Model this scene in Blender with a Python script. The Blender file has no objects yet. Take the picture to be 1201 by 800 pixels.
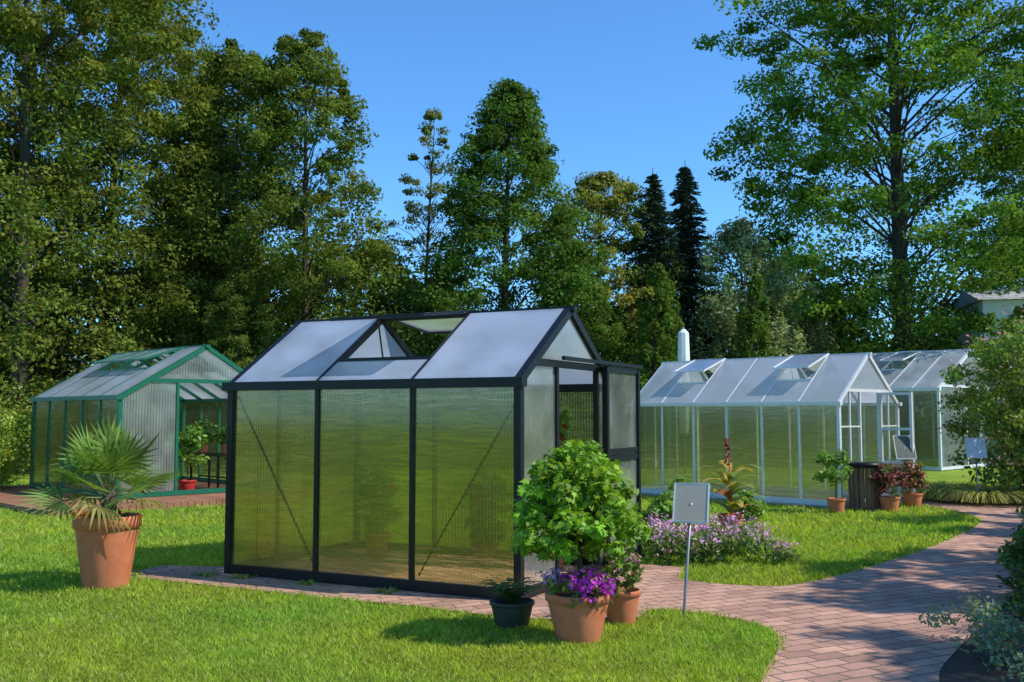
import bpy, math, random
import numpy as np
from mathutils import Vector, Matrix
rng=np.random.default_rng(11); random.seed(5)
sc=bpy.context.scene
# ---------------- helpers ----------------
def mkobj(name,me,parent=None,loc=(0,0,0),rz=0,scale=1):
    o=bpy.data.objects.new(name,me); sc.collection.objects.link(o)
    o.location=loc; o.rotation_euler=(0,0,rz)
    o.scale=(scale,)*3 if not isinstance(scale,tuple) else scale
    if parent: o.parent=parent
    return o
def empty(name,loc=(0,0,0),rz=0,scale=1):
    o=mkobj(name,None,None,loc,rz,scale); o.empty_display_size=.2; return o
class MB:
    def __init__(s): s.v=[];s.f=[];s.m=[];s.sm=[]
    def add(s,vs,fs,mi=0,sm=False):
        b=len(s.v); s.v+= [tuple(p) for p in vs]
        for f in fs: s.f.append(tuple(b+i for i in f)); s.m.append(mi); s.sm.append(sm)
    def bar(s,p0,p1,w,h=None,mi=0,up=(0,0,1)):
        h=h or w; p0=Vector(p0);p1=Vector(p1); d=(p1-p0).normalized(); u=Vector(up)
        if abs(d.dot(u))>.98: u=Vector((0,1,0)) if abs(d.y)<.9 else Vector((1,0,0))
        a=d.cross(u).normalized(); b=a.cross(d).normalized()
        vs=[p+a*x*w/2+b*y*h/2 for p in(p0,p1) for x,y in((-1,-1),(1,-1),(1,1),(-1,1))]
        s.add(vs,[(0,1,2,3),(7,6,5,4),(0,4,5,1),(1,5,6,2),(2,6,7,3),(3,7,4,0)],mi)
    def box(s,c,sz,mi=0):
        x,y,z=c; a,b,d=[k/2 for k in sz]
        s.bar((x-a,y,z),(x+a,y,z),sz[1],sz[2],mi)
    def tube(s,pts,rad,n=8,mi=0):
        pts=[Vector(p) for p in pts]; vs=[];fs=[]
        for i,p in enumerate(pts):
            d=(pts[min(i+1,len(pts)-1)]-pts[max(i-1,0)]).normalized()
            u=Vector((1,0,0)) if abs(d.x)<.8 else Vector((0,1,0))
            a=d.cross(u).normalized(); b=d.cross(a)
            for k in range(n):
                t=2*math.pi*k/n; vs.append(p+(a*math.cos(t)+b*math.sin(t))*rad[i])
        for i in range(len(pts)-1):
            for k in range(n):
                fs.append((i*n+k,i*n+(k+1)%n,(i+1)*n+(k+1)%n,(i+1)*n+k))
        fs.append(tuple((len(pts)-1)*n+k for k in range(n)))
        s.add(vs,fs,mi,True)
    def lathe(s,prof,n=40,mi=0,cap=None,sm=True):
        vs=[];fs=[]
        for r,z in prof:
            for k in range(n):
                t=2*math.pi*k/n; vs.append((r*math.cos(t),r*math.sin(t),z))
        for i in range(len(prof)-1):
            for k in range(n): fs.append((i*n+k,i*n+(k+1)%n,(i+1)*n+(k+1)%n,(i+1)*n+k))
        s.add(vs,fs,mi,sm)
    def obj(s,name,mats,parent=None,**k):
        me=bpy.data.meshes.new(name); me.from_pydata(s.v,[],s.f)
        for m in mats: me.materials.append(m)
        me.polygons.foreach_set('material_index',s.m); me.polygons.foreach_set('use_smooth',s.sm); me.update()
        return mkobj(name,me,parent,**k)
def poly_mesh(name,V,K,col,mat):
    n=len(V)//K; me=bpy.data.meshes.new(name)
    me.vertices.add(len(V)); me.vertices.foreach_set('co',V.astype(np.float32).ravel())
    me.loops.add(len(V)); me.loops.foreach_set('vertex_index',np.arange(len(V),dtype=np.int32))
    me.polygons.add(n); me.polygons.foreach_set('loop_start',np.arange(0,len(V),K,dtype=np.int32))
    me.update(calc_edges=True)
    a=me.color_attributes.new('Col','FLOAT_COLOR','POINT')
    c=np.ones((len(V),4),np.float32); c[:,:3]=np.repeat(col,K,axis=0); a.data.foreach_set('color',c.ravel())
    me.materials.append(mat); return me
def nrm(a): return a/np.maximum(np.linalg.norm(a,axis=1,keepdims=True),1e-6)
DIA=np.array([(-.5,0,0),(0,-.3,.04),(.5,0,-.04),(0,.3,.04)])
HEX=np.array([(-.5,0,0),(-.15,-.27,.05),(.2,-.2,.03),(.55,0,-.12),(.2,.2,.03),(-.15,.27,.05)])
LOB=np.array([(-.42,0,0),(-.3,-.45,.05),(-.05,-.22,.05),(.15,-.5,.0),(.2,-.17,.04),(.62,0,-.1),(.2,.17,.04),(.15,.5,0),(-.05,.22,.05),(-.3,.45,.05)])
def leafV(C,size,out,T,bias=.6):
    N=len(C); n=nrm(out*bias+np.array([0,0,bias*.8])+rng.normal(size=(N,3))*.5)
    r=rng.normal(size=(N,3)); a=nrm(np.cross(n,r)); b=np.cross(n,a)
    s=np.asarray(size).reshape(-1,1,1)*np.ones((N,1,1))
    V=C[:,None,:]+s*(T[None,:,0:1]*a[:,None]+T[None,:,1:2]*b[:,None]+T[None,:,2:3]*n[:,None])
    return V.reshape(-1,3)
def clumpleaves(cen,R,per,ls,cbase,T=DIA,squash=.7,cvar=.28,bias=.6,pw=.45):
    n=len(cen); per=int(per); idx=np.repeat(np.arange(n),per); N=len(idx)
    d=nrm(rng.normal(size=(N,3))); rr=rng.random(N)**pw
    P=cen[idx]+d*(rr*R[idx])[:,None]*np.array([1,1,squash])
    cl=rng.uniform(1-cvar,1+cvar,n); ye=rng.uniform(-.12,.16,n)
    k=(cl[idx]*rng.uniform(.7,1.3,N))[:,None]; c=np.array(cbase)[None]*k
    c[:,0]*=1+ye[idx]+rng.uniform(-.1,.15,N)
    return leafV(P,ls*rng.uniform(.6,1.3,N),d,T,bias),c
# ---------------- materials ----------------
def newmat(name):
    m=bpy.data.materials.new(name); m.use_nodes=True; nt=m.node_tree; nt.nodes.clear()
    o=nt.nodes.new('ShaderNodeOutputMaterial'); return m,nt,o
def N(nt,t,**k):
    n=nt.nodes.new('ShaderNode'+t)
    for a,b in k.items():
        if hasattr(n,a) and not a in n.inputs: setattr(n,a,b)
        else: n.inputs[a].default_value=b
    return n
def setin(n,d):
    for k,v in d.items(): n.inputs[k].default_value=v
def col4(c): return (c[0],c[1],c[2],1)
def mat_leaf(name,trans=.38,rough=.5,spec=.3,simple=False,tt=(1.4,1.45,.5,1)):
    m,nt,o=newmat(name); L=nt.links.new
    a=N(nt,'Attribute'); a.attribute_name='Col'
    if simple:
        p=N(nt,'BsdfDiffuse'); L(a.outputs['Color'],p.inputs['Color'])
    else:
        p=N(nt,'BsdfPrincipled'); setin(p,{'Roughness':rough,'Specular IOR Level':spec}); L(a.outputs['Color'],p.inputs['Base Color'])
    t=N(nt,'BsdfTranslucent'); g=N(nt,'Mix'); g.data_type='RGBA'; g.blend_type='MULTIPLY'; g.inputs[0].default_value=1
    L(a.outputs['Color'],g.inputs[6]); g.inputs[7].default_value=tt; L(g.outputs[2],t.inputs['Color'])
    x=N(nt,'MixShader'); x.inputs[0].default_value=trans; L(p.outputs[0],x.inputs[1]); L(t.outputs[0],x.inputs[2]); L(x.outputs[0],o.inputs[0]); return m
def mat_pbr(name,c1,c2,scale=8,rough=.6,metal=0,bump=.0,spec=.4,stretch=(1,1,1),detail=6):
    m,nt,o=newmat(name); L=nt.links.new
    tc=N(nt,'TexCoord'); mp=N(nt,'Mapping'); mp.inputs['Scale'].default_value=stretch
    L(tc.outputs['Object'],mp.inputs[0]); no=N(nt,'TexNoise'); setin(no,{'Scale':scale,'Detail':detail,'Roughness':.65}); L(mp.outputs[0],no.inputs['Vector'])
    r=N(nt,'ValToRGB'); r.color_ramp.elements[0].position=.3; r.color_ramp.elements[1].position=.7
    r.color_ramp.elements[0].color=col4(c1); r.color_ramp.elements[1].color=col4(c2); L(no.outputs['Fac'],r.inputs[0])
    p=N(nt,'BsdfPrincipled'); setin(p,{'Roughness':rough,'Metallic':metal,'Specular IOR Level':spec}); L(r.outputs[0],p.inputs['Base Color'])
    if bump: 
        b=N(nt,'Bump'); setin(b,{'Strength':bump,'Distance':.02}); L(no.outputs['Fac'],b.inputs['Height']); L(b.outputs[0],p.inputs['Normal'])
    L(p.outputs[0],o.inputs[0]); return m
def mat_poly(name,tint,dcol,transp=.35,diff=.25,ribs=.02,rough=.3,glo=.35,nscale=3,wavy=0.,ribd=.004,base=.04,tint2=None,ribmilk=0.):
    """twin-wall polycarbonate: part clear, part blurred by its ribs and waviness, part milky, streaks of the smeared view painted into the tint"""
    m,nt,o=newmat(name); L=nt.links.new
    tc=N(nt,'TexCoord'); sx=N(nt,'SeparateXYZ'); L(tc.outputs['Object'],sx.inputs[0])
    ad=N(nt,'Math',operation='ADD'); L(sx.outputs[0],ad.inputs[0]); L(sx.outputs[1],ad.inputs[1])
    mu=N(nt,'Math',operation='MULTIPLY'); mu.inputs[1].default_value=2*math.pi/ribs; L(ad.outputs[0],mu.inputs[0])
    si=N(nt,'Math',operation='SINE'); L(mu.outputs[0],si.inputs[0])
    bp=N(nt,'Bump'); setin(bp,{'Strength':.8,'Distance':ribd}); L(si.outputs[0],bp.inputs['Height'])
    tr=N(nt,'BsdfTransparent'); tr.inputs[0].default_value=col4(tint)
    rf=N(nt,'BsdfRefraction'); setin(rf,{'Color':col4(tint),'Roughness':rough,'IOR':1.2}); L(bp.outputs[0],rf.inputs['Normal'])
    if wavy:
        mp=N(nt,'Mapping'); mp.inputs['Scale'].default_value=(1.6,1.6,11); L(tc.outputs['Object'],mp.inputs[0])
        nw=N(nt,'TexNoise'); setin(nw,{'Scale':1.7,'Detail':5,'Roughness':.6,'Distortion':.5}); L(mp.outputs[0],nw.inputs['Vector'])
        bw=N(nt,'Bump'); setin(bw,{'Strength':1.0,'Distance':wavy}); L(nw.outputs['Fac'],bw.inputs['Height']); L(bw.outputs[0],bp.inputs['Normal'])
        if tint2:
            r=N(nt,'ValToRGB'); r.color_ramp.elements[0].position=.4; r.color_ramp.elements[1].position=.62; r.color_ramp.elements[0].color=col4(tint2); r.color_ramp.elements[1].color=col4(tint)  # tint streaks imitate smeared light from the lawn behind, painted into the pane colour
            L(nw.outputs['Fac'],r.inputs[0]); L(r.outputs[0],tr.inputs[0]); L(r.outputs[0],rf.inputs['Color'])
    no=N(nt,'TexNoise'); setin(no,{'Scale':nscale,'Detail':5}); L(tc.outputs['Object'],no.inputs['Vector'])
    mr=N(nt,'MapRange'); setin(mr,{'From Min':.35,'From Max':.7,'To Min':diff*.7,'To Max':diff*1.35}); L(no.outputs['Fac'],mr.inputs[0])
    rm=N(nt,'Math',operation='MULTIPLY_ADD'); rm.inputs[1].default_value=ribmilk; rm.inputs[2].default_value=1.0; L(si.outputs[0],rm.inputs[0])
    ml=N(nt,'Math',operation='MULTIPLY'); L(mr.outputs[0],ml.inputs[0]); L(rm.outputs[0],ml.inputs[1])
    df=N(nt,'BsdfDiffuse'); df.inputs[0].default_value=col4(dcol); tl=N(nt,'BsdfTranslucent'); tl.inputs[0].default_value=col4(dcol)
    if ribd>.003: L(bp.outputs[0],df.inputs['Normal'])
    dm=N(nt,'MixShader'); dm.inputs[0].default_value=.45; L(df.outputs[0],dm.inputs[1]); L(tl.outputs[0],dm.inputs[2])
    m1=N(nt,'MixShader'); m1.inputs[0].default_value=1-transp; L(tr.outputs[0],m1.inputs[1]); L(rf.outputs[0],m1.inputs[2])
    m2=N(nt,'MixShader'); L(ml.outputs[0],m2.inputs[0]); L(m1.outputs[0],m2.inputs[1]); L(dm.outputs[0],m2.inputs[2])
    gl=N(nt,'BsdfGlossy'); setin(gl,{'Roughness':.08}); 
    bp2=N(nt,'Bump'); setin(bp2,{'Strength':.1,'Distance':.003}); L(si.outputs[0],bp2.inputs['Height']); L(bp2.outputs[0],gl.inputs['Normal'])
    fr=N(nt,'LayerWeight'); fr.inputs[0].default_value=.25
    fm=N(nt,'Math',operation='MULTIPLY'); fm.inputs[1].default_value=glo; L(fr.outputs['Fresnel'],fm.inputs[0])
    fa=N(nt,'Math',operation='ADD'); fa.inputs[1].default_value=base; L(fm.outputs[0],fa.inputs[0])
    m3=N(nt,'MixShader'); L(fa.outputs[0],m3.inputs[0]); L(m2.outputs[0],m3.inputs[1]); L(gl.outputs[0],m3.inputs[2]); L(m3.outputs[0],o.inputs[0]); return m
def mat_brick(name,c1,c2,mort,rot=0,bw=.24,rh=.12):
    m,nt,o=newmat(name); L=nt.links.new
    tc=N(nt,'TexCoord'); mp=N(nt,'Mapping'); mp.inputs['Rotation'].default_value=(0,0,rot); L(tc.outputs['Object'],mp.inputs[0])
    nz=N(nt,'TexNoise'); setin(nz,{'Scale':2.5,'Detail':2}); L(mp.outputs[0],nz.inputs['Vector'])
    wm=N(nt,'MixRGB'); wm.blend_type='ADD'; wm.inputs[0].default_value=.05; L(mp.outputs[0],wm.inputs[1]); L(nz.outputs['Color'],wm.inputs[2])
    b=N(nt,'TexBrick'); setin(b,{'Color1':col4(c1),'Color2':col4(c2),'Mortar':col4(mort),'Scale':1.0,'Mortar Size':.009,'Mortar Smooth':.3,'Brick Width':bw,'Row Height':rh,'Bias':0.}); L(wm.outputs[0],b.inputs['Vector'])
    no=N(nt,'TexNoise'); setin(no,{'Scale':1.3,'Detail':8,'Roughness':.7}); L(tc.outputs['Object'],no.inputs['Vector'])
    r=N(nt,'ValToRGB'); r.color_ramp.elements[0].position=.3; r.color_ramp.elements[1].position=.7; r.color_ramp.elements[0].color=(.6,.6,.57,1); r.color_ramp.elements[1].color=(1.16,1.12,1.06,1); L(no.outputs['Fac'],r.inputs[0])
    x=N(nt,'MixRGB'); x.blend_type='MULTIPLY'; x.inputs[0].default_value=1; L(b.outputs['Color'],x.inputs[1]); L(r.outputs[0],x.inputs[2])
    p=N(nt,'BsdfPrincipled'); setin(p,{'Roughness':.8,'Specular IOR Level':.25}); L(x.outputs[0],p.inputs['Base Color'])
    n2=N(nt,'TexNoise'); setin(n2,{'Scale':60,'Detail':4}); L(tc.outputs['Object'],n2.inputs['Vector'])
    h=N(nt,'Math',operation='MULTIPLY_ADD'); h.inputs[1].default_value=-1.0; L(b.outputs['Fac'],h.inputs[0]); L(n2.outputs['Fac'],h.inputs[2])
    bb=N(nt,'Bump'); setin(bb,{'Strength':.6,'Distance':.01}); L(h.outputs[0],bb.inputs['Height']); L(bb.outputs[0],p.inputs['Normal']); L(p.outputs[0],o.inputs[0]); return m
def mat_ground():
    m,nt,o=newmat('lawn_soil'); L=nt.links.new
    tc=N(nt,'TexCoord'); n1=N(nt,'TexNoise'); setin(n1,{'Scale':.6,'Detail':6,'Roughness':.6}); L(tc.outputs['Object'],n1.inputs['Vector'])
    n2=N(nt,'TexNoise'); setin(n2,{'Scale':45,'Detail':5,'Roughness':.8}); L(tc.outputs['Object'],n2.inputs['Vector'])
    r1=N(nt,'ValToRGB'); r1.color_ramp.elements[0].position=.35; r1.color_ramp.elements[1].position=.68
    r1.color_ramp.elements[0].color=(.19,.31,.03,1); r1.color_ramp.elements[1].color=(.31,.41,.06,1); L(n1.outputs['Fac'],r1.inputs[0])
    r2=N(nt,'ValToRGB'); r2.color_ramp.elements[0].position=.3; r2.color_ramp.elements[1].position=.7
    r2.color_ramp.elements[0].color=(.5,.55,.4,1); r2.color_ramp.elements[1].color=(1.15,1.1,1,1); L(n2.outputs['Fac'],r2.inputs[0])
    x=N(nt,'MixRGB'); x.blend_type='MULTIPLY'; x.inputs[0].default_value=1; L(r1.outputs[0],x.inputs[1]); L(r2.outputs[0],x.inputs[2])
    p=N(nt,'BsdfPrincipled'); setin(p,{'Roughness':.9,'Specular IOR Level':.1}); L(x.outputs[0],p.inputs['Base Color'])
    b=N(nt,'Bump'); setin(b,{'Strength':.6,'Distance':.03}); L(n2.outputs['Fac'],b.inputs['Height']); L(b.outputs[0],p.inputs['Normal']); L(p.outputs[0],o.inputs[0]); return m
LEAF=mat_leaf('leaf',trans=.36,rough=.45,spec=.3); TLEAF=mat_leaf('tree_leaf',trans=.3,simple=True); LEAFG=mat_leaf('grass_blade',trans=.45,simple=True); NEEDLE=mat_leaf('needle',trans=.12,simple=True); PETAL=mat_leaf('petal',trans=.3,simple=True,tt=(1.2,1.0,1.2,1))
BARK=mat_pbr('bark',(.03,.023,.016),(.09,.07,.05),scale=6,rough=.9,bump=.8,stretch=(4,4,.7))
TERRA=mat_pbr('terracotta',(.50,.14,.06),(.62,.22,.11),scale=7,rough=.75,bump=.12,spec=.2)
SOIL=mat_pbr('soil',(.03,.022,.014),(.09,.065,.042),scale=25,rough=.95,bump=.8)
BLK=mat_pbr('black_aluminium',(.006,.006,.008),(.010,.011,.013),scale=20,rough=.4,spec=.3)
GRN=mat_pbr('green_aluminium',(.006,.10,.055),(.01,.14,.075),scale=20,rough=.35,spec=.4)
WHT=mat_pbr('aluminium_profile',(.62,.63,.64),(.75,.76,.77),scale=10,rough=.35,metal=.1)
GREY=mat_pbr('grey_metal',(.22,.23,.24),(.32,.33,.34),scale=10,rough=.4,metal=.5)
DKPOT=mat_pbr('dark_pot_glaze',(.03,.035,.025),(.06,.06,.045),scale=10,rough=.5)
WOOD=mat_pbr('brown_wood',(.13,.07,.043),(.27,.155,.095),scale=6,rough=.75,bump=.3,stretch=(6,6,.6))
DECK=mat_brick('deck_boards',(.40,.19,.11),(.30,.13,.08),(.08,.05,.035),rot=0,bw=2.4,rh=.13)
WALLP=mat_poly('wall_polycarbonate',(.98,.96,.60),(.42,.43,.17),transp=.30,diff=.11,ribs=.032,rough=.15,glo=.55,wavy=.06,tint2=(.78,.79,.40),base=.085,ribmilk=.55)
WALLB=mat_poly('back_wall_polycarbonate',(.98,.96,.66),(.42,.43,.17),transp=.42,diff=.06,ribs=.032,rough=.12,glo=.4,wavy=.06,tint2=(.82,.83,.46),base=.05)
WALLG=mat_poly('gable_polycarbonate',(.88,.91,.86),(.62,.67,.64),transp=.35,diff=.38,ribs=.055,glo=.3,ribd=.010)
WALLE=mat_poly('frosted_polycarbonate',(.88,.91,.84),(.58,.63,.58),transp=.35,diff=.28,ribs=.03,glo=.5,ribd=.002,rough=.22,ribmilk=.3)
WALLS=mat_poly('side_polycarbonate',(.93,.94,.72),(.42,.46,.30),transp=.45,diff=.10,ribs=.02,rough=.12,glo=.35,wavy=.05,tint2=(.76,.79,.52))
ROOFP=mat_poly('roof_polycarbonate',(.8,.86,.95),(.56,.64,.80),transp=.4,diff=.80,ribs=.02,glo=.6,nscale=1.6,ribd=.001)
ROOFS=mat_poly('roof_panels_white',(.85,.9,.95),(.58,.63,.71),transp=.4,diff=.72,ribs=.02,glo=.5,nscale=1.3,ribd=.001)
GLASS=mat_poly('horticultural_glass',(.92,.96,.93),(.5,.55,.5),transp=.94,diff=.05,ribs=.5,glo=.6)
PAVE=mat_brick('path_pavers',(.62,.36,.27),(.42,.235,.18),(.18,.135,.1),rot=-.48,bw=.27,rh=.135)
WHITE=mat_pbr('white_render',(.7,.7,.68),(.8,.8,.78),scale=3,rough=.8)
ROOFT=mat_pbr('roof_sheet',(.3,.3,.32),(.42,.42,.44),scale=8,rough=.8,bump=.3)
CLOTH=mat_pbr('white_canvas',(.7,.72,.74),(.82,.83,.84),scale=5,rough=.9)
def mat_sign(name,bg,ink):
    m,nt,o=newmat(name); L=nt.links.new
    tc=N(nt,'TexCoord'); b=N(nt,'TexBrick'); setin(b,{'Color1':col4(ink),'Color2':col4(bg),'Mortar':col4(bg),'Scale':1})
    b.inputs['Brick Width'].default_value=.035; b.inputs['Row Height'].default_value=.014; b.inputs['Mortar Size'].default_value=.005
    mp=N(nt,'Mapping'); mp.inputs['Rotation'].default_value=(math.radians(-90),0,0); L(tc.outputs['Object'],mp.inputs[0]); L(mp.outputs[0],b.inputs['Vector'])
    p=N(nt,'BsdfPrincipled'); p.inputs['Roughness'].default_value=.5; L(b.outputs[0],p.inputs['Base Color']); L(p.outputs[0],o.inputs[0]); return m
SIGN=mat_sign('sign_print',(.42,.38,.30),(.30,.27,.22)); SIGNB=mat_sign('sign_print_blue',(.6,.66,.78),(.3,.4,.65))
# ---------------- ground, path ----------------
def catmull(P,n=6):
    P=[np.array(p,float) for p in P]; out=[];M=len(P)
    for i in range(M):
        a,b,c,d=P[i-1],P[i],P[(i+1)%M],P[(i+2)%M]
        for k in range(n):
            t=k/n; out.append(.5*((2*b)+(-a+c)*t+(2*a-5*b+4*c-d)*t*t+(-a+3*b-3*c+d)*t**3))
    return np.array(out)
def sheet(name,P,z,mat):
    import bmesh
    bm=bmesh.new(); vs=[bm.verts.new((p[0],p[1],z)) for p in P]; f=bm.faces.new(vs)
    if f.normal.z<0: f.normal_flip()
    bmesh.ops.triangulate(bm,faces=[f]); me=bpy.data.meshes.new(name); bm.to_mesh(me); me.materials.append(mat); return mkobj(name,me)
g=MB(); g.add([(-300,-60,0),(300,-60,0),(300,500,0),(-300,500,0)],[(0,1,2,3)]); g.obj('ground',[mat_ground()])
path_pts=[(1.0,4.0),(1.46,6.05),(1.8,6.95),(1.92,7.6),(1.68,8.05),(1.27,8.33),(.85,8.35),(.55,9.4),(1.0,10.6),(1.35,10.45),(1.77,9.75),(2.41,9.5),(3.02,9.9),(4.18,11.2),(5.4,12.75),(6.9,15.0),(7.3,16.4),(7.2,17.9),(6.9,19.6),(7.6,20.2),(9.6,18.6),(12.5,18.2),(12.6,16.4),(8.4,16.0),(6.9,13.6),(5.0,10.0),(3.8,8.1),(3.0,6.93),(2.5,6.0),(2.0,4.0)]
PP=catmull(path_pts,5); sheet('brick_path',PP,.010,PAVE)
ca,sa=.888,-.461
def gl(x,y,o=(-2.83,10.2)): return (o[0]+ca*x-sa*y*1.0, o[1]+sa*x+ca*y)
AP=np.array([gl(-.95,-.62),gl(-1.0,.1),gl(-.3,.35),gl(-.3,2.5),gl(3.9,2.5),gl(4.3,.9),gl(4.4,-.2),gl(3.7,-.62)])
AP2=[]
for i in range(len(AP)):
    a,b=AP[i],AP[(i+1)%len(AP)]
    for k in range(8): AP2.append(a+(b-a)*k/8+rng.normal(size=2)*.012)
AP2=np.array(AP2); sheet('brick_apron',AP2,.015,PAVE)
BED=catmull([(1.9,4.0),(2.3,6.0),(2.8,6.95),(3.6,8.1),(4.8,10),(6.8,13.5),(8.4,15.9),(13,15.8),(14,4)],4); sheet('flower_bed_soil',BED,.006,SOIL)
def inpoly(X,Y,P):
    r=np.zeros(len(X),bool); x2,y2=P[-1]
    for x1,y1 in P:
        c=((y1>Y)!=(y2>Y)); xi=(x2-x1)*(Y-y1)/((y2-y1)+1e-12)+x1; r^=(c&(X<xi)); x2,y2=x1,y1
    return r
def grass(n):
    u=rng.random(n); Y=1/(1/5.0+u*(1/24.0-1/5.0)); X=rng.uniform(-1,1,n)*(Y*.54+.4)
    jx=X+rng.normal(size=n)*.03; jy=Y+rng.normal(size=n)*.03
    m=~(inpoly(jx,jy,PP)|inpoly(jx,jy,AP2)|inpoly(X,Y,BED)); X=X[m];Y=Y[m]; k=len(X)
    sc_=(Y/7.0)**.8; h=rng.uniform(.015,.045,k)*np.clip(sc_,.8,1.5); w=rng.uniform(.004,.009,k)*sc_
    th=rng.uniform(0,2*np.pi,k); ln=rng.normal(size=(k,2))*.65*h[:,None]
    patch=.5+.5*np.sin(X*1.3+np.sin(Y*1.1)*2)*np.sin(Y*.9+np.cos(X*.7)*2); p2=.5+.5*np.sin(X*5+np.sin(Y*4)*2)*np.sin(Y*4.3+np.cos(X*3)*2)
    p3=.5+.5*np.sin(X*13+np.sin(Y*9)*3)*np.sin(Y*11+np.cos(X*8)*3)
    h*=.75+.35*p2+.25*p3
    V=np.zeros((k,3,3)); V[:,0,0]=X-np.cos(th)*w;V[:,0,1]=Y-np.sin(th)*w;V[:,1,0]=X+np.cos(th)*w;V[:,1,1]=Y+np.sin(th)*w
    V[:,2,0]=X+ln[:,0];V[:,2,1]=Y+ln[:,1];V[:,2,2]=h
    b=rng.uniform(.55,1.35,k)*(.72+.26*p2+.2*p3)
    c=np.stack([(.28+.13*patch)*b,(.44+.03*patch)*b,.055*b+.01],1); dry=rng.random(k)<.08; c[dry]=np.array([.5,.45,.2])
    mkobj('grass_lawn',poly_mesh('grass_lawn',V.reshape(-1,3),3,c,LEAFG))
grass(430000)
# ---------------- greenhouses ----------------
def greenhouse(name,o,rot,L,W,He,Hr,n,fm,wm,gm,rm,door,vf=(),vb=(),tv=.33,fa=-8,pw=.05,eb=.08,braces=False,z0=.02,bm_=None):
    E=empty(name,(o[0],o[1],z0),rot); F=MB(); Wp=MB(); Wb=MB(); G=MB(); R=MB(); B=MB()
    c=W/2; rise=Hr-He
    xs=[L*i/n for i in range(n+1)]
    def sz(y): return He+rise*(1-abs(y-c)/c)
    for yy in (0,W):
        for i,x in enumerate(xs):
            w=pw*1.25 if i in(0,n) else pw*.8
            F.bar((x,yy,0),(x,yy,He),w,w)
        F.bar((-.03,yy,.045),(L+.03,yy,.045),pw*1.05,.09)
        s=-1 if yy==0 else 1
        F.bar((-.07,yy+s*.03,He),(L+.07,yy+s*.03,He),pw*1.9,eb)
        for i in range(n): (Wp if yy==0 else Wb).add([(xs[i],yy,.06),(xs[i+1],yy,.06),(xs[i+1],yy,He),(xs[i],yy,He)],[(0,1,2,3)])
    F.bar((-.07,c,Hr+.02),(L+.07,c,Hr+.02),pw*1.3,pw*1.0)
    for x in (0,L):
        F.bar((x,.02,.047),(x,W-.02,.047),pw,.085)
        for s in (0,W): F.bar((x,s,He+.012),(x,c,Hr+.012),pw*1.25,pw*1.3)
    for x in xs[1:-1]:
        for s in (0,W): F.bar((x,s,He+.012),(x,c,Hr+.012),pw*.7,pw*.9)
    d0,d1,dh=door
    Wb.add([(0,0,.06),(0,W,.06),(0,W,He),(0,c,Hr),(0,0,He)],[(0,1,2,3,4)])
    F.bar((0,.02,He),(0,W-.02,He),pw*.6); 
    for yy in (W/3,2*W/3): F.bar((0,yy,.08),(0,yy,sz(yy)-.02),pw*.6)
    yl=c*(dh-He)/rise; yr=W-yl
    G.add([(L,0,.06),(L,d0,.06),(L,d0,dh),(L,yl,dh),(L,0,He)],[(0,1,2,3,4)])
    G.add([(L,d1,.06),(L,W,.06),(L,W,He),(L,yr,dh),(L,d1,dh)],[(0,1,2,3,4)])
    G.add([(L,yl,dh),(L,yr,dh),(L,c,Hr)],[(0,1,2)])
    F.bar((L,yl+.03,dh),(L,yr-.03,dh),pw*.9,pw*1.2)
    for yy in (d0,d1): F.bar((L,yy,.09),(L,yy,min(dh,sz(yy))-.03),pw*.85)
    sl=math.hypot(c,rise); nx,nz=-rise/sl,c/sl
    def P(x,t,side):
        y=c*t; z=He+rise*t; y+=nx*.035; z+=nz*.035+.01
        return (x,y if side==0 else W-y,z)
    for side,vs in ((0,vf),(1,vb)):
        for i in range(n):
            x0,x1=xs[i]+.004,xs[i+1]-.004; t1=tv if i in vs else 1
            R.add([P(x0,-.03,side),P(x1,-.03,side),P(x1,t1,side),P(x0,t1,side)],[(0,1,2,3)])
            if i>0: F.bar(P(xs[i],0,side),P(xs[i],.99,side),pw*.55,.014)
            if i in vs:
                F.bar(P(x0,tv,side),P(x1,tv,side),pw*.7)
                ln=(1-tv)*sl; a=math.radians(fa); dy=ln*math.cos(a); dz=ln*math.sin(a)
                def Q(x,q):
                    y=c-dy*q; return (x,y if side==0 else W-y,Hr+.05+dz*q)
                R.add([Q(x0+.02,.03),Q(x1-.02,.03),Q(x1-.02,1),Q(x0+.02,1)],[(0,1,2,3)])
                for q in(.0,1): F.bar(Q(x0,q),Q(x1,q),pw*.5,pw*.6)
                for x in(x0+.01,x1-.01): F.bar(Q(x,0),Q(x,1),pw*.45,pw*.6)
                F.bar(P((x0+x1)/2,tv,side),Q((x0+x1)/2,.97),.012)
    if braces:
        B.bar((.04,.05,He-.1),(xs[1]-.04,.05,.12),.016,.01); B.bar((L-.04,.05,He-.16),(xs[-2]+.04,.05,.12),.016,.01)
        B.obj('braces',[fm],E)
    F.obj('frame',[fm],E); Wp.obj('wall_panels',[wm],E); Wb.obj('back_wall_panels',[bm_ or wm],E); G.obj('gable_panels',[gm],E); R.obj('roof_panels',[rm],E)
    return E,F
E1,_=greenhouse('black_greenhouse',(-2.83,10.2),math.atan2(sa,ca),3.256,2.13,1.86,2.57,3,BLK,WALLP,WALLE,ROOFP,(.757,1.72,2.05),vf=(1,),vb=(1,),tv=.3,fa=-7,pw=.055,eb=.085,braces=True,bm_=WALLB)
D=MB(); x=3.256+.075
for yy in (1.80,2.70): D.bar((x,yy,.06),(x,yy,2.06),.06,.05)
for zz in (.1,1.13,1.20,2.05): D.bar((x,1.83,zz),(x,2.67,zz),.045,.055)
D.bar((x+.03,.7,2.10),(x+.03,2.78,2.10),.035,.035); D.bar((x+.03,.7,.05),(x+.03,2.78,.05),.04,.03)
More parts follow.
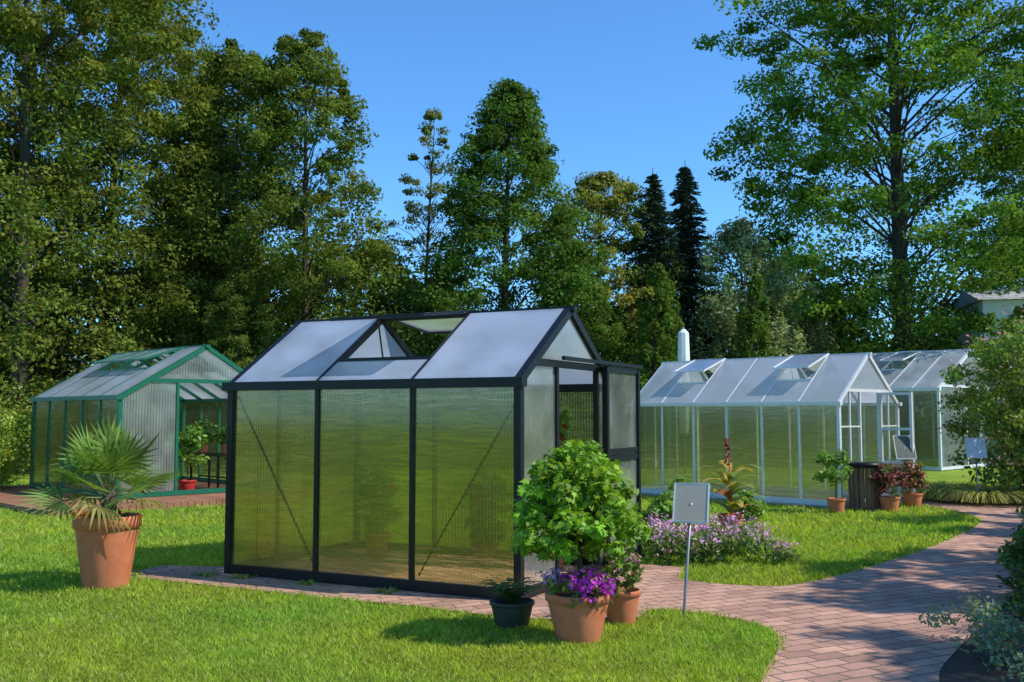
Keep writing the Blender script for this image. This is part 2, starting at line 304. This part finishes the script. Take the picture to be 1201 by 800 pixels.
D.bar((x+.04,1.86,.95),(x+.04,1.86,1.12),.03,.03)
D.obj('sliding_door_frame',[BLK],E1)
D=MB(); D.add([(x,1.83,.1),(x,2.67,.1),(x,2.67,2.03),(x,1.83,2.03)],[(0,1,2,3)]); D.obj('sliding_door_panel',[WALLE],E1)
E2,_=greenhouse('green_greenhouse',(-9.9,20.9),-math.pi/4,4.1,3.3,1.8,2.77,5,GRN,WALLS,WALLG,ROOFS,(1.09,2.2,2.12),vf=(1,2,3),vb=(1,2,3),tv=.55,fa=-18,pw=.06,eb=.08,z0=.105)
E3,_=greenhouse('silver_greenhouse',(2.44,20.43),-math.atan2(.718,.695),4.5,2.2,1.75,2.62,6,WHT,WALLS,GLASS,ROOFS,(.75,1.45,1.98),vf=(1,4),vb=(1,4),tv=.45,fa=-20,pw=.045,eb=.06,z0=.04)
E4,_=greenhouse('large_silver_greenhouse',(7.93,32.9),-math.atan2(.718,.695),6,4.8,2.3,3.5,8,WHT,WALLS,WALLG,ROOFS,(1.9,2.9,2.4),vf=(2,5),tv=.5,fa=-14,pw=.06,eb=.09)
D=MB(); a=math.radians(15)
def H(r,z): return (4.54+r*math.cos(a),1.45+r*math.sin(a),z)
for r in(0,.52): D.bar(H(r,.1),H(r,1.95),.05)
for z in(.12,.7,1.3,1.93): D.bar(H(0,z),H(.52,z),.045)
D.obj('hinged_door_frame',[WHT],E3)
D=MB(); D.add([H(0,.1),H(.52,.1),H(.52,1.93),H(0,1.93)],[(0,1,2,3)]); D.obj('hinged_door_glass',[GLASS],E3)
D=MB()
for yy in (.38,1.83): D.bar((4.5,yy,.09),(4.5,yy,2.0),.03)
for z in (.7,1.35): D.bar((4.5,.03,z),(4.5,.73,z),.025); D.bar((4.5,1.47,z),(4.5,2.17,z),.025)
D.obj('gable_mullions',[WHT],E3)
d=empty('wooden_deck',(-9.9,20.9,0),-math.pi/4); m=MB(); m.box((2.35,1.15,.04),(6.3,5.7,.12)); m.obj('deck_boards',[DECK],d)
d=empty('stone_plinth',(2.44,20.43,0),-math.atan2(.718,.695)); m=MB(); m.box((2.25,1.1,.015),(4.8,2.5,.045)); m.obj('plinth_slab',[mat_pbr('concrete',(.25,.24,.22),(.36,.34,.31),scale=6,rough=.9)],d)
# ---------------- pots ----------------
def pot(name,loc,h,rt,rb,mat=TERRA,soil=True):
    E=empty(name,loc); m=MB(); t=.06*h/.35
    m.lathe([(0,0),(rb,0),(rb+.004,.01),(rt*.93,h-t*1.1),(rt*.93,h-t),(rt,h-t+.005),(rt*1.01,h-.006),(rt*.99,h),(rt*.9,h),(rt*.88,h-.05)],48)
    m.obj('pot',[mat],E); s=MB(); s.lathe([(0,h-.04),(rt*.88,h-.045)],32); s.obj('soil',[SOIL],E); return E
def foliage(E,name,cen,R,per,ls,c,T=HEX,mat=LEAF,**k):
    V,C=clumpleaves(np.array(cen,float),np.array(R,float),per,ls,c,T=T,**k)
    return mkobj(name,poly_mesh(name,V,len(T),C,mat),E)
def ball(n,c,r,zs=1.0):
    d=nrm(rng.normal(size=(n,3)))*(rng.random((n,1))**.4); return np.array(c)+d*np.array([r,r,r*zs])
E=pot('palm_in_terracotta_pot',(-3.78,9.5,0),.66,.30,.2)
t=MB(); t.tube([(0,0,.6),(.01,0,.75),(0,.01,.9)],[.06,.07,.05],12); 
V=[];C=[]
for i in range(24):
    az=i*2.4+random.uniform(-.2,.2); el=math.radians(82-i*3.9+random.uniform(-6,6)); ln=random.uniform(.26,.44)
    dr=Vector((math.cos(az)*math.cos(el),math.sin(az)*math.cos(el),math.sin(el)))
    p0=Vector((0,0,.82)); p1=p0+dr*ln*.5; dr2=(dr+Vector((0,0,-.16))).normalized(); p2=p1+dr2*ln*.5
    t.tube([p0,p1,p2],[.009,.007,.006],5,1)
    side=dr2.cross(Vector((0,0,1))).normalized(); nn=side.cross(dr2).normalized()
    tw=random.uniform(-.6,.6); side,nn=(side*math.cos(tw)+nn*math.sin(tw)),(nn*math.cos(tw)-side*math.sin(tw))
    old=i>20; nl=17; base=np.array([.15,.235,.05]) if not old else np.array([.24,.22,.07])
    for k in range(nl):
        an=math.radians(-95+190*k/(nl-1)); fl=(.42+random.uniform(-.04,.03))*(1-.25*abs(an)/2); 
        v=(dr2*math.cos(an)+side*math.sin(an)+nn*.14).normalized(); wd=nn.cross(v).normalized()*.017
        a1=p2+v*fl*.5; a2=p2+v*fl+Vector((0,0,-.04 if not old else -.14))
        V+= [p2-wd*.3,a1-wd,a2,a1+wd]; C.append(base*random.uniform(.6,1.5))
t.obj('stem',[BARK,mat_pbr('petiole',(.1,.14,.03),(.16,.2,.05),rough=.5)],E)
mkobj('fronds',poly_mesh('fronds',np.array([tuple(v) for v in V]),4,np.array(C),LEAF),E)
foliage(E,'underplanting',ball(16,(-.05,0,.67),.24,.2),[.06]*16,22,.035,(.10,.18,.03))
foliage(E,'orange_flowers',ball(12,(-.2,-.14,.7),.12,.3),[.04]*12,5,.035,(.8,.16,.01),mat=PETAL)
E=pot('shrub_in_terracotta_pot',(.47,7.27,0),.34,.235,.15)
t=MB(); t.tube([(0,0,.28),(.02,0,.5),(0,.01,.8),(.01,0,1.05)],[.018,.016,.014,.008],8)
cc=np.concatenate([ball(100,(-.02,0,.93),.43,.9),ball(60,(-.03,0,.80),.48,.6),ball(24,(.02,0,1.24),.22,.8)])
for p in cc[:40]: t.tube([(0,0,.5+random.random()*.35),tuple((np.array((0,0,.75))+p)/2),tuple(p)],[.007,.005,.003],5)
t.obj('stems',[BARK],E)
foliage(E,'leaves',cc,rng.uniform(.06,.12,184),28,.06,(.2,.36,.03),T=LOB,squash=.8,bias=.8,cvar=.28)
foliage(E,'petunia_leaves',ball(20,(.02,-.05,.37),.25,.45),[.08]*20,26,.04,(.08,.17,.03))
foliage(E,'petunia_flowers',ball(26,(.08,-.1,.41),.21,.55),[.07]*26,9,.042,(.55,.07,.55),mat=PETAL,T=LOB,bias=1)
foliage(E,'lilac_flowers',ball(10,(-.2,-.02,.46),.1,.5),[.06]*10,8,.03,(.55,.3,.6),mat=PETAL,T=LOB,bias=1)
E=pot('flowers_in_terracotta_pot',(.84,7.85,0),.26,.15,.1)
foliage(E,'leaves',ball(18,(0,0,.42),.18,.8),[.06]*18,26,.045,(.14,.2,.04))
foliage(E,'flowers',ball(14,(0,-.02,.5),.16,.5),[.05]*14,6,.035,(.6,.25,.45),mat=PETAL)
E=pot('fern_in_dark_pot',(.0,7.72,0),.2,.17,.12,DKPOT)
V=[];C=[]
for i in range(46):
    az=random.uniform(0,6.28); ln=random.uniform(.24,.38); sp=random.uniform(.5,1)
    for k in range(12):
        q=k/11; c=Vector((math.cos(az)*ln*q*sp,math.sin(az)*ln*q*sp,.18+ .2*math.sin(q*2.3)*(1.3-sp)+.06*q))
        s=Vector((-math.sin(az),math.cos(az),0))*.05*(1-q*.8)
        f=Vector((math.cos(az),math.sin(az),-.2))*.018
        for sg in(-1,1): V+=[c,c+s*sg*.6-f*.6,c+s*sg+f,c+f]; C.append(np.array([.07,.16,.04])*random.uniform(.7,1.5))
mkobj('fronds',poly_mesh('fronds',np.array([tuple(v) for v in V]),4,np.array(C),LEAF),E)
def sign(name,loc,hp,w,h,rz,tilt,mat,lean=.0):
    E=empty(name,loc,rz); m=MB(); m.tube([(-lean,0,0),(0,0,hp)],[.012,.012],10); m.lathe([(0,.0),(.05,.002),(.045,.012),(.012,.02)],20)
    m.obj('pole',[GREY],E)
    b=MB(); ct,st=math.cos(tilt),math.sin(tilt)
    def Q(x,y,o=0): return (x, y*st-o*ct, hp+y*ct+o*st)
    for s in(-1,1):
        b.bar(Q(s*w/2,-h/2),Q(s*w/2,h/2),.012,.016); b.bar(Q(-w/2,s*h/2),Q(w/2,s*h/2),.012,.016)
    b.obj('board_frame',[WHT],E)
    p=MB(); p.add([Q(-w/2,-h/2,.004),Q(w/2,-h/2,.004),Q(w/2,h/2,.004),Q(-w/2,h/2,.004)],[(0,1,2,3)]); p.obj('board_face',[mat],E)
    p=MB(); p.add([Q(-w/2,-h/2,-.004),Q(w/2,-h/2,-.004),Q(w/2,h/2,-.004),Q(-w/2,h/2,-.004)],[(0,1,2,3)]); p.obj('board_back',[GREY],E)
sign('information_sign',(1.42,8.05,0),.9,.27,.31,-.35,.35,SIGN,lean=.07)
sign('information_sign',(6.95,17.9,0),1.02,.36,.42,.1,.3,mat_sign('sign_print_dark',(.08,.1,.08),(.2,.22,.2)))
sign('information_sign',(8.35,18.2,0),1.0,.34,.36,-.1,.3,SIGNB)
E=empty('pink_flower_bed',(2.25,11.3,0))
cs=np.stack([rng.uniform(-.75,.7,70),rng.uniform(-.6,.6,70),rng.uniform(.05,.28,70)],1)
foliage(E,'leaves',cs,rng.uniform(.1,.18,70),60,.055,(.14,.23,.05)); cs2=cs+np.array([0,0,.13])
foliage(E,'flowers',cs2,rng.uniform(.08,.17,70),20,.038,(.75,.42,.62),mat=PETAL,bias=1)
def bigleaf(V,C,p,d,L,W,c,seg=6,drop=.5):
    p=Vector(p);d=Vector(d).normalized(); side=d.cross(Vector((0,0,1))).normalized(); q=p.copy(); prev=None
    for i in range(seg+1):
        t=i/seg; w=W*math.sin(math.pi*min(t*.85+.08,1))*.5; a=q-side*w; b=q+side*w
        if prev: V+=[prev[0],prev[1],b,a]; C.append(np.array(c)*random.uniform(.85,1.15))
        prev=(a,b); d=(d+Vector((0,0,-drop/seg))).normalized(); q=q+d*L/seg
E=pot('canna_in_terracotta_pot',(2.95,13.7,0),.26,.17,.12); V=[];C=[]
for i in range(20):
    az=i*2.4; z=.25+i*.03; bigleaf(V,C,(0,0,z),(math.cos(az)*.8,math.sin(az)*.8,1.1),.55,.15,random.choice([(.36,.13,.05),(.42,.3,.06),(.22,.26,.05)]),drop=1.5)
mkobj('leaves',poly_mesh('leaves',np.array([tuple(v) for v in V]),4,np.array(C),LEAF),E)
t=MB(); t.tube([(0,0,.2),(0,0,.8),(-.03,0,1.2)],[.012,.01,.007],6); t.obj('stem',[TERRA],E)
foliage(E,'flower_spike',[(-.03,0,.95+.06*i) for i in range(6)],[.045]*6,10,.05,(.22,.02,.02),mat=PETAL)
for nm,l,r,h in (('leafy_shrub',(2.15,13.6,0),.35,.7),('leafy_shrub',(1.85,12.6,0),.22,.6),('leafy_shrub',(3.5,15.2,0),.3,.4)):
    E=empty(nm,l); foliage(E,'leaves',ball(30,(0,0,h*.55),r,h/r*.5),[.11]*30,40,.07,(.19,.32,.05))
E=pot('citrus_tree_in_pot',(5.27,16.5,0),.24,.15,.11); t=MB(); t.tube([(0,0,.2),(0,0,.75)],[.014,.01],6); t.obj('stem',[BARK],E)
foliage(E,'leaves',ball(34,(-.05,0,.74),.3,.95),[.1]*34,26,.07,(.16,.28,.04))
E=empty('wooden_barrel',(5.95,17.1,0)); m=MB()
for i in range(18):
    a=2*math.pi*i/18; m.bar((math.cos(a)*.24,math.sin(a)*.24,0),(math.cos(a)*.26,math.sin(a)*.26,.72),.07,.03,up=(math.cos(a),math.sin(a),0))
m.obj('staves',[WOOD],E)
m=MB(); m.lathe([(0,.80),(.3,.79),(.31,.76),(.31,.72),(.27,.71)],30); m.obj('lid',[BLK],E)
for i,(lx,ly,cl) in enumerate(((6.25,16.8,(.2,.06,.06)),(6.95,17.6,(.22,.11,.06)))):
    E=pot('red_leaved_plant_in_pot',(lx,ly,0),.24,.17,.12)
    foliage(E,'leaves',ball(30,(0,0,.5),.27,1.0),[.09]*30,22,.07,cl); foliage(E,'green_leaves',ball(16,(0,0,.5),.25,1.0),[.09]*16,24,.07,(.14,.2,.05))
ge=-math.pi/4
def gw(x,y): c,s=math.cos(ge),math.sin(ge); return (-9.9+c*x-s*y,20.9+s*x+c*y)
px,py=gw(3.1,2.4); E=empty('plant_table',(px,py,.1),ge); m=MB(); m.box((0,0,.7),(1.2,.5,.03))
for sx in(-.55,.55):
    for sy in(-.2,.2): m.bar((sx,sy,0),(sx,sy,.69),.035)
m.bar((-.55,0,.25),(.55,0,.25),.03); m.obj('table',[BLK],E)
for q,(x_,y_,z_,s_) in enumerate(((2.7,2.35,.82,1),(3.5,2.45,.82,.9))):
    a,b=gw(x_,y_); E=pot('potted_plant',(a,b,z_),.18*s_,.13*s_,.09*s_); foliage(E,'leaves',ball(22,(0,0,.42),.28,.9),[.09]*22,26,.08,(.14,.26,.04))
a,b=gw(3.85,1.45); E=pot('red_pot_with_plant',(a,b,.1),.26,.17,.12,mat_pbr('red_glaze',(.4,.02,.02),(.5,.04,.03),rough=.3)); foliage(E,'leaves',ball(34,(0,0,.95),.36,1.3),[.12]*34,26,.09,(.15,.28,.04))
t=MB(); t.tube([(0,0,.2),(0,0,.8)],[.012,.01],6); t.obj('stem',[BARK],E)
for (x_,y_,h_) in ((2.75,1.75,1.9),(1.9,1.85,1.0),(.6,1.7,1.2)):
    wx,wy=gl(x_,y_); E=pot('tomato_plant',(wx,wy,.02),.25,.15,.1)
    foliage(E,'leaves',ball(38,(0,0,h_*.55),.24,h_*.45/.24),[.1]*38,26,.08,(.17,.26,.035)); foliage(E,'tomatoes',ball(14,(0,0,h_*.5),.22,h_*.4/.22),[.04]*14,6,.07,(.65,.08,.03),mat=PETAL)
    t=MB(); t.tube([(0,0,.2),(0,0,h_)],[.01,.008],6); t.obj('stake',[WOOD],E)
# ---------------- trees ----------------
PR={'oval':([0,.15,.4,.7,.9,1],[.7,.95,1,.8,.5,.12]),'cone':([0,.15,.35,.6,.85,1],[.9,1,.95,.68,.36,.08]),
    'col':([0,.2,.6,.85,1],[.7,1,.9,.65,.15]),'wide':([0,.1,.3,.6,.85,1],[.85,.98,1,.95,.7,.25])}
def treemesh(H,R,zb,ncl,per,ls,c,prof='oval',cr=.7,tr=.2,squash=.65,T=DIA,cvar=.32,inner=.25,ph=1.15,nb=90,lobk=.8,lowpow=.42,bias=.6):
    xp,fp=PR[prof]; h=rng.random(ncl)**ph; th=rng.uniform(0,2*np.pi,ncl); a,b=rng.uniform(0,6.28,2)
    lob=1+lobk*(.16*np.sin(2*th+a+7*h)+.11*np.sin(5*th+b-11*h)+.10*rng.normal(size=ncl))
    rad=R*np.interp(h,xp,fp)*np.clip(lob,.4,1.4)*(inner+(1-inner)*rng.random(ncl)**lowpow)
    bx,by=rng.uniform(-.03,.03,2)*H
    z=zb+(H-zb)*h; cen=np.stack([rad*np.cos(th)+bx*h*h,rad*np.sin(th)+by*h*h,z],1)
    Rr=cr*rng.uniform(.4,1.25,ncl)*np.clip(1.15-.5*h,.5,1.2)
    V,C=clumpleaves(cen,Rr,per,ls,c,T=T,squash=squash,cvar=cvar,bias=bias)
    m=MB(); k=8; m.tube([(bx*(i/k)**2,by*(i/k)**2,H*.96*i/k-.1) for i in range(k+1)],[tr*(1.25 if i==0 else 1)*(1-i/k)**.8+.012 for i in range(k+1)],9)
    for i in range(min(nb,ncl)):
        p=cen[i]; z0=max(p[2]-.55*rad[i]-.3,zb*.55); hh=z0/H; s=np.array([bx*hh*hh,by*hh*hh,z0]); mid=(s+p)/2+np.array([0,0,.12*rad[i]]); r0=.012+.008*rad[i]
        m.tube([tuple(s),tuple(mid),tuple(p)],[r0,r0*.6,.006],5)
    tm=bpy.data.meshes.new('trunk_and_limbs'); tm.from_pydata(m.v,[],m.f); tm.materials.append(BARK); tm.polygons.foreach_set('use_smooth',m.sm)
    return tm,poly_mesh('crown',V,len(T),C,TLEAF)
def plant(name,meshes,x,y,rz=0,s=1):
    E=empty(name,(x,y,0),rz,s); mkobj('trunk_and_limbs',meshes[0],E); mkobj('crown',meshes[1],E); return E
T1=treemesh(19,4.9,.6,680,170,.145,(.14,.18,.033),'wide',cr=.95,tr=.24)
T2=treemesh(14,3.0,.4,440,150,.135,(.125,.175,.033),'oval',cr=.75,tr=.15)
T3=treemesh(12.8,3.9,.3,700,140,.135,(.09,.165,.03),'cone',cr=.78,tr=.18)
TB=treemesh(12.7,1.25,3.5,110,80,.12,(.15,.19,.06),'col',cr=.42,tr=.09,inner=.2)
TY=treemesh(10,2.9,.3,330,140,.135,(.2,.22,.045),'oval',cr=.7,tr=.13)
TJ=treemesh(19,4.8,2.2,900,160,.135,(.11,.2,.032),'wide',cr=.85,tr=.27,squash=.5,cvar=.4,nb=130,inner=.15)
TW=treemesh(8,2.0,.3,220,150,.13,(.27,.33,.15),'oval',cr=.55,tr=.12,squash=1.4)
plant('deciduous_tree',T1,-14.2,29,0); plant('deciduous_tree',T1,-13.4,33,2.1,.86); plant('deciduous_tree',T1,-19,33,4,1.0)
plant('deciduous_tree',T2,-9.2,33,.5,1.0); plant('deciduous_tree',T2,-6.5,31.5,2.6,.98); plant('deciduous_tree',T2,-4.7,33,4,.52); plant('deciduous_tree',T2,-8,29.5,1,.42)
plant('birch_tree',TB,-3.2,36,1)
plant('deciduous_tree',T3,-.3,33,0,.98); plant('deciduous_tree',T3,-2.4,35,2,.5); plant('deciduous_tree',T3,2.2,32.5,3,.56)
plant('yellowing_tree',TY,2.9,35,0)
plant('willow_tree',TW,8.0,34,0); plant('willow_tree',TW,9.9,37,2,.9)
plant('maple_tree',TJ,14.8,38.0,0,1.33)
plant('deciduous_tree',T1,23,40,1,.9)
plant('deciduous_tree',T2,13.2,41,1,.48); plant('deciduous_tree',T2,16.2,31.5,2,.36)
TS=treemesh(8.6,2.6,3.0,150,110,.16,(.12,.18,.03),'wide',cr=.5,tr=.18)
plant('shade_tree',TS,10.9,5.7,0); plant('shade_tree',TS,11.6,8.4,2,.98); plant('shade_tree',TS,14.0,12.6,1,.95); plant('shade_tree',TS,10.3,3.4,3,1.0)
def spruce(H,R):
    P=[];O=[];S=[]; m=MB(); m.tube([(0,0,-.1),(0,0,H*.5),(0,0,H)],[.17,.1,.01],8)
    z=.5
    while z<H-.12:
        h=z/H; r=R*(1-h)**.85
        for k in range(10):
            a=random.uniform(0,6.28); rr=r*random.uniform(.55,1.15)+.08; m.tube([(0,0,z),(math.cos(a)*rr,math.sin(a)*rr,z-.22*rr)],[.02,.006],4)
            nn=int(10+rr*22)
            for j in range(nn):
                q=(j+.5)/nn; w=rr*.28*(1-q*.6); s=random.uniform(-w,w)
                P.append((math.cos(a)*rr*q-math.sin(a)*s,math.sin(a)*rr*q+math.cos(a)*s,z-.3*rr*q+.12*q*q*rr-random.uniform(0,.12))); O.append((math.cos(a),math.sin(a),-.2)); S.append(random.uniform(.14,.3))
        z+=.16
    P=np.array(P);O=np.array(O);S=np.array(S)
    d=nrm(O+rng.normal(size=O.shape)*.35); b=nrm(np.cross(d,rng.normal(size=O.shape)))
    V=np.stack([P-d*S[:,None]*.5,P-b*S[:,None]*.14,P+d*S[:,None]*.5,P+b*S[:,None]*.14],1).reshape(-1,3)
    C=np.array([[.036,.056,.03]])*rng.uniform(.6,1.7,(len(P),1))
    tm=bpy.data.meshes.new('trunk'); tm.from_pydata(m.v,[],m.f); tm.materials.append(BARK)
    return tm,poly_mesh('crown',V,4,C,NEEDLE)
SP=spruce(10.7,2.9); plant('spruce_tree',SP,4.9,34.5,0,.95); plant('spruce_tree',SP,6.2,35.5,2,1.0); plant('spruce_tree',SP,-12.6,41,1,1.6)
TH=treemesh(6,.55,.1,130,150,.1,(.10,.17,.03),'col',cr=.26,tr=.06,squash=1.6,inner=.5)
plant('thuja_tree',TH,4.2,30,0,1.0); plant('thuja_tree',TH,4.95,31.2,2,.95); plant('thuja_tree',TH,7.6,31.5,1,.98)
n=560; cen=np.stack([rng.uniform(-48,50,n),rng.uniform(44,52,n),rng.random(n)**.8*8.0],1); cen[:,2]*=np.where(cen[:,0]<-4,1.1,.75)
V,C=clumpleaves(cen,rng.uniform(1.2,2.2,n),110,.42,(.06,.095,.022)); mkobj('distant_tree_line',poly_mesh('distant_tree_line',V,4,C,TLEAF))
def hedge(name,x0,x1,y0,y1,h,n,c,per=120,r=.6,ls=.14):
    cen=np.stack([rng.uniform(x0,x1,n),rng.uniform(y0,y1,n),rng.random(n)*h],1); V,C=clumpleaves(cen,rng.uniform(.6,1.2,n)*r,per,ls,c); mkobj(name,poly_mesh(name,V,4,C,TLEAF))
hedge('hedge',-26,-2,27,29.5,2.4,330,(.05,.08,.02)); hedge('hedge',-2,9,30,33,2.2,190,(.07,.115,.022)); hedge('hedge',7,26,42,45,3.2,220,(.06,.1,.022))
E=empty('round_shrub',(-10.75,20.2,0)); foliage(E,'leaves',ball(150,(0,0,1.0),1.1,.95),rng.uniform(.2,.35,150),60,.09,(.24,.33,.05),T=DIA)
E=empty('round_shrub',(-13.0,24.5,0)); foliage(E,'leaves',ball(110,(0,0,1.2),1.6,.9),rng.uniform(.25,.4,110),60,.1,(.2,.27,.045),T=DIA)
E=empty('flowering_shrub',(9.8,18.7,0)); cs=ball(250,(0,0,1.65),1.7,1.05)
foliage(E,'leaves',cs,rng.uniform(.2,.36,250),80,.09,(.17,.26,.045),T=DIA); foliage(E,'flowers',cs[:110]+nrm(cs[:110]-np.array([0,0,1.5]))*.25,[.2]*110,6,.07,(.75,.4,.36),mat=PETAL)
m=MB()
for p in cs[:40]: m.tube([(p[0]*.1,p[1]*.1,0),(p[0]*.6,p[1]*.6,p[2]*.6),tuple(p)],[.025,.015,.006],5)
m.obj('stems',[BARK],E)
def tuft(name,x,y,nb,h,spread,c):
    V=[];C=[]
    for i in range(nb):
        a=random.uniform(0,6.28); r=random.random()**.5*spread*.35; p=Vector((math.cos(a)*r,math.sin(a)*r,0)); aa=a+random.uniform(-.6,.6)
        bigleaf(V,C,p,(math.cos(aa)*.5,math.sin(aa)*.5,1.1),h*random.uniform(.7,1.2),.022,np.array(c)*random.uniform(.7,1.3),seg=4,drop=1.9)
    E=empty(name,(x,y,0)); mkobj('blades',poly_mesh('blades',np.array([tuple(v) for v in V]),4,np.array(C),LEAF),E)
for x_,y_ in ((8.0,19.0),(8.8,18.9),(9.4,18.4),(8.5,19.8),(10.1,18.2),(7.8,20.2),(8.5,18.3)): tuft('ornamental_grass',x_,y_,420,.85,1.1,(.48,.47,.13))
E=empty('silver_groundcover',(3.5,6.5,0)); cs=np.stack([rng.uniform(-.65,1.4,130),rng.uniform(-1.1,.8,130),rng.uniform(.03,.28,130)],1)
foliage(E,'leaves',cs,rng.uniform(.09,.17,130),80,.035,(.2,.28,.17)) 
E=empty('bed_groundcover',(5.5,9.5,0)); cs=np.stack([rng.uniform(-2.6,2.5,420),rng.uniform(-1.6,4.5,420),rng.uniform(.02,.16,420)],1)
k=cs[:,0]>(-1.5+ (cs[:,1]+1.2)*.56); cs=cs[k]
foliage(E,'leaves',cs,rng.uniform(.1,.2,len(cs)),55,.05,(.10,.17,.035)) 
for x_,y_,r_,c_ in ((4.7,8.6,.5,(.11,.18,.04)),(5.7,10.2,.6,(.11,.18,.035)),(4.4,7.7,.35,(.1,.15,.035)),(6.8,11.7,.6,(.12,.18,.04)),(7.7,13.3,.6,(.13,.2,.05)),(6.3,9.3,.9,(.08,.13,.025))):
    E=empty('bed_shrub',(x_,y_,0)); foliage(E,'leaves',ball(80,(0,0,r_*.6),r_,.8),rng.uniform(.09,.17,80),60,.055,c_)
for x_,y_ in (gl(.3,-.12),gl(1.1,-.1),gl(2.0,-.14),gl(-.8,-.5),gl(-.1,-.2)): tuft('weed_tuft',x_,y_,26,.15,.14,(.26,.34,.06))
E=empty('closed_parasol',(4.75,27.8,0)); m=MB(); m.lathe([(.0,1.0),(.12,1.1),(.15,2.2),(.17,3.2),(.15,3.85),(.06,3.95),(0,3.96)],9,sm=False); m.obj('canopy',[CLOTH],E)
m=MB(); m.tube([(0,0,0),(0,0,4.02)],[.03,.02],8); m.obj('pole',[GREY],E)
E=empty('white_house',(20.4,36.5,0),-.2); m=MB(); m.box((0,0,2.8),(7,4,5.6)); m.obj('walls',[WHITE],E)
m=MB(); m.add([(-3.7,-2.3,5.6),(3.7,-2.3,5.6),(3.7,2.3,5.6),(-3.7,2.3,5.6),(-3.7,0,6.2),(3.7,0,6.2)],[(0,1,5,4),(2,3,4,5),(0,4,3),(1,2,5),(3,2,1,0)]); m.obj('roof',[ROOFT],E)
m=MB()
for xx in(-2.4,-.8,.8,2.4):
    for zz in(1.4,3.9): m.box((xx,-2.02,zz),(.9,.08,1.2))
m.obj('windows',[BLK],E)
# ---------------- light, sky, camera ----------------
el=math.radians(47); sd=Vector((1,-.28,0)).normalized(); s=Vector((sd.x*math.cos(el),sd.y*math.cos(el),math.sin(el)))
Ld=bpy.data.lights.new('sun','SUN'); Ld.energy=5.0; Ld.angle=math.radians(.5); Ld.color=(1,.95,.85); lo=bpy.data.objects.new('sun',Ld); sc.collection.objects.link(lo); lo.rotation_euler=s.to_track_quat('Z','Y').to_euler()
w=bpy.data.worlds.new('World'); sc.world=w; w.use_nodes=True; nt=w.node_tree; nt.nodes.clear()
sk=nt.nodes.new('ShaderNodeTexSky'); sk.sky_type='NISHITA'; sk.sun_disc=False; sk.sun_elevation=el; sk.sun_rotation=math.atan2(s.x,s.y); sk.altitude=300; sk.air_density=1.0; sk.dust_density=.4; sk.ozone_density=1.6
mx=nt.nodes.new('ShaderNodeMixRGB'); mx.blend_type='MULTIPLY'; mx.inputs[0].default_value=1; mx.inputs[2].default_value=(.60,1.12,1.58,1)
bg=nt.nodes.new('ShaderNodeBackground'); bg.inputs[1].default_value=.148; ou=nt.nodes.new('ShaderNodeOutputWorld'); nt.links.new(sk.outputs[0],mx.inputs[1]); nt.links.new(mx.outputs[0],bg.inputs[0]); nt.links.new(bg.outputs[0],ou.inputs[0])
sc.view_settings.view_transform='Standard'; sc.view_settings.look='None'; sc.view_settings.exposure=0; sc.view_settings.gamma=1
cd=bpy.data.cameras.new('camera'); cd.lens=36*1180/1201; cd.sensor_width=36; cd.clip_end=1500; cam=bpy.data.objects.new('camera',cd); sc.collection.objects.link(cam)
cam.location=(0,0,1.6); cam.rotation_euler=(math.radians(90+4.17),0,0); sc.camera=cam
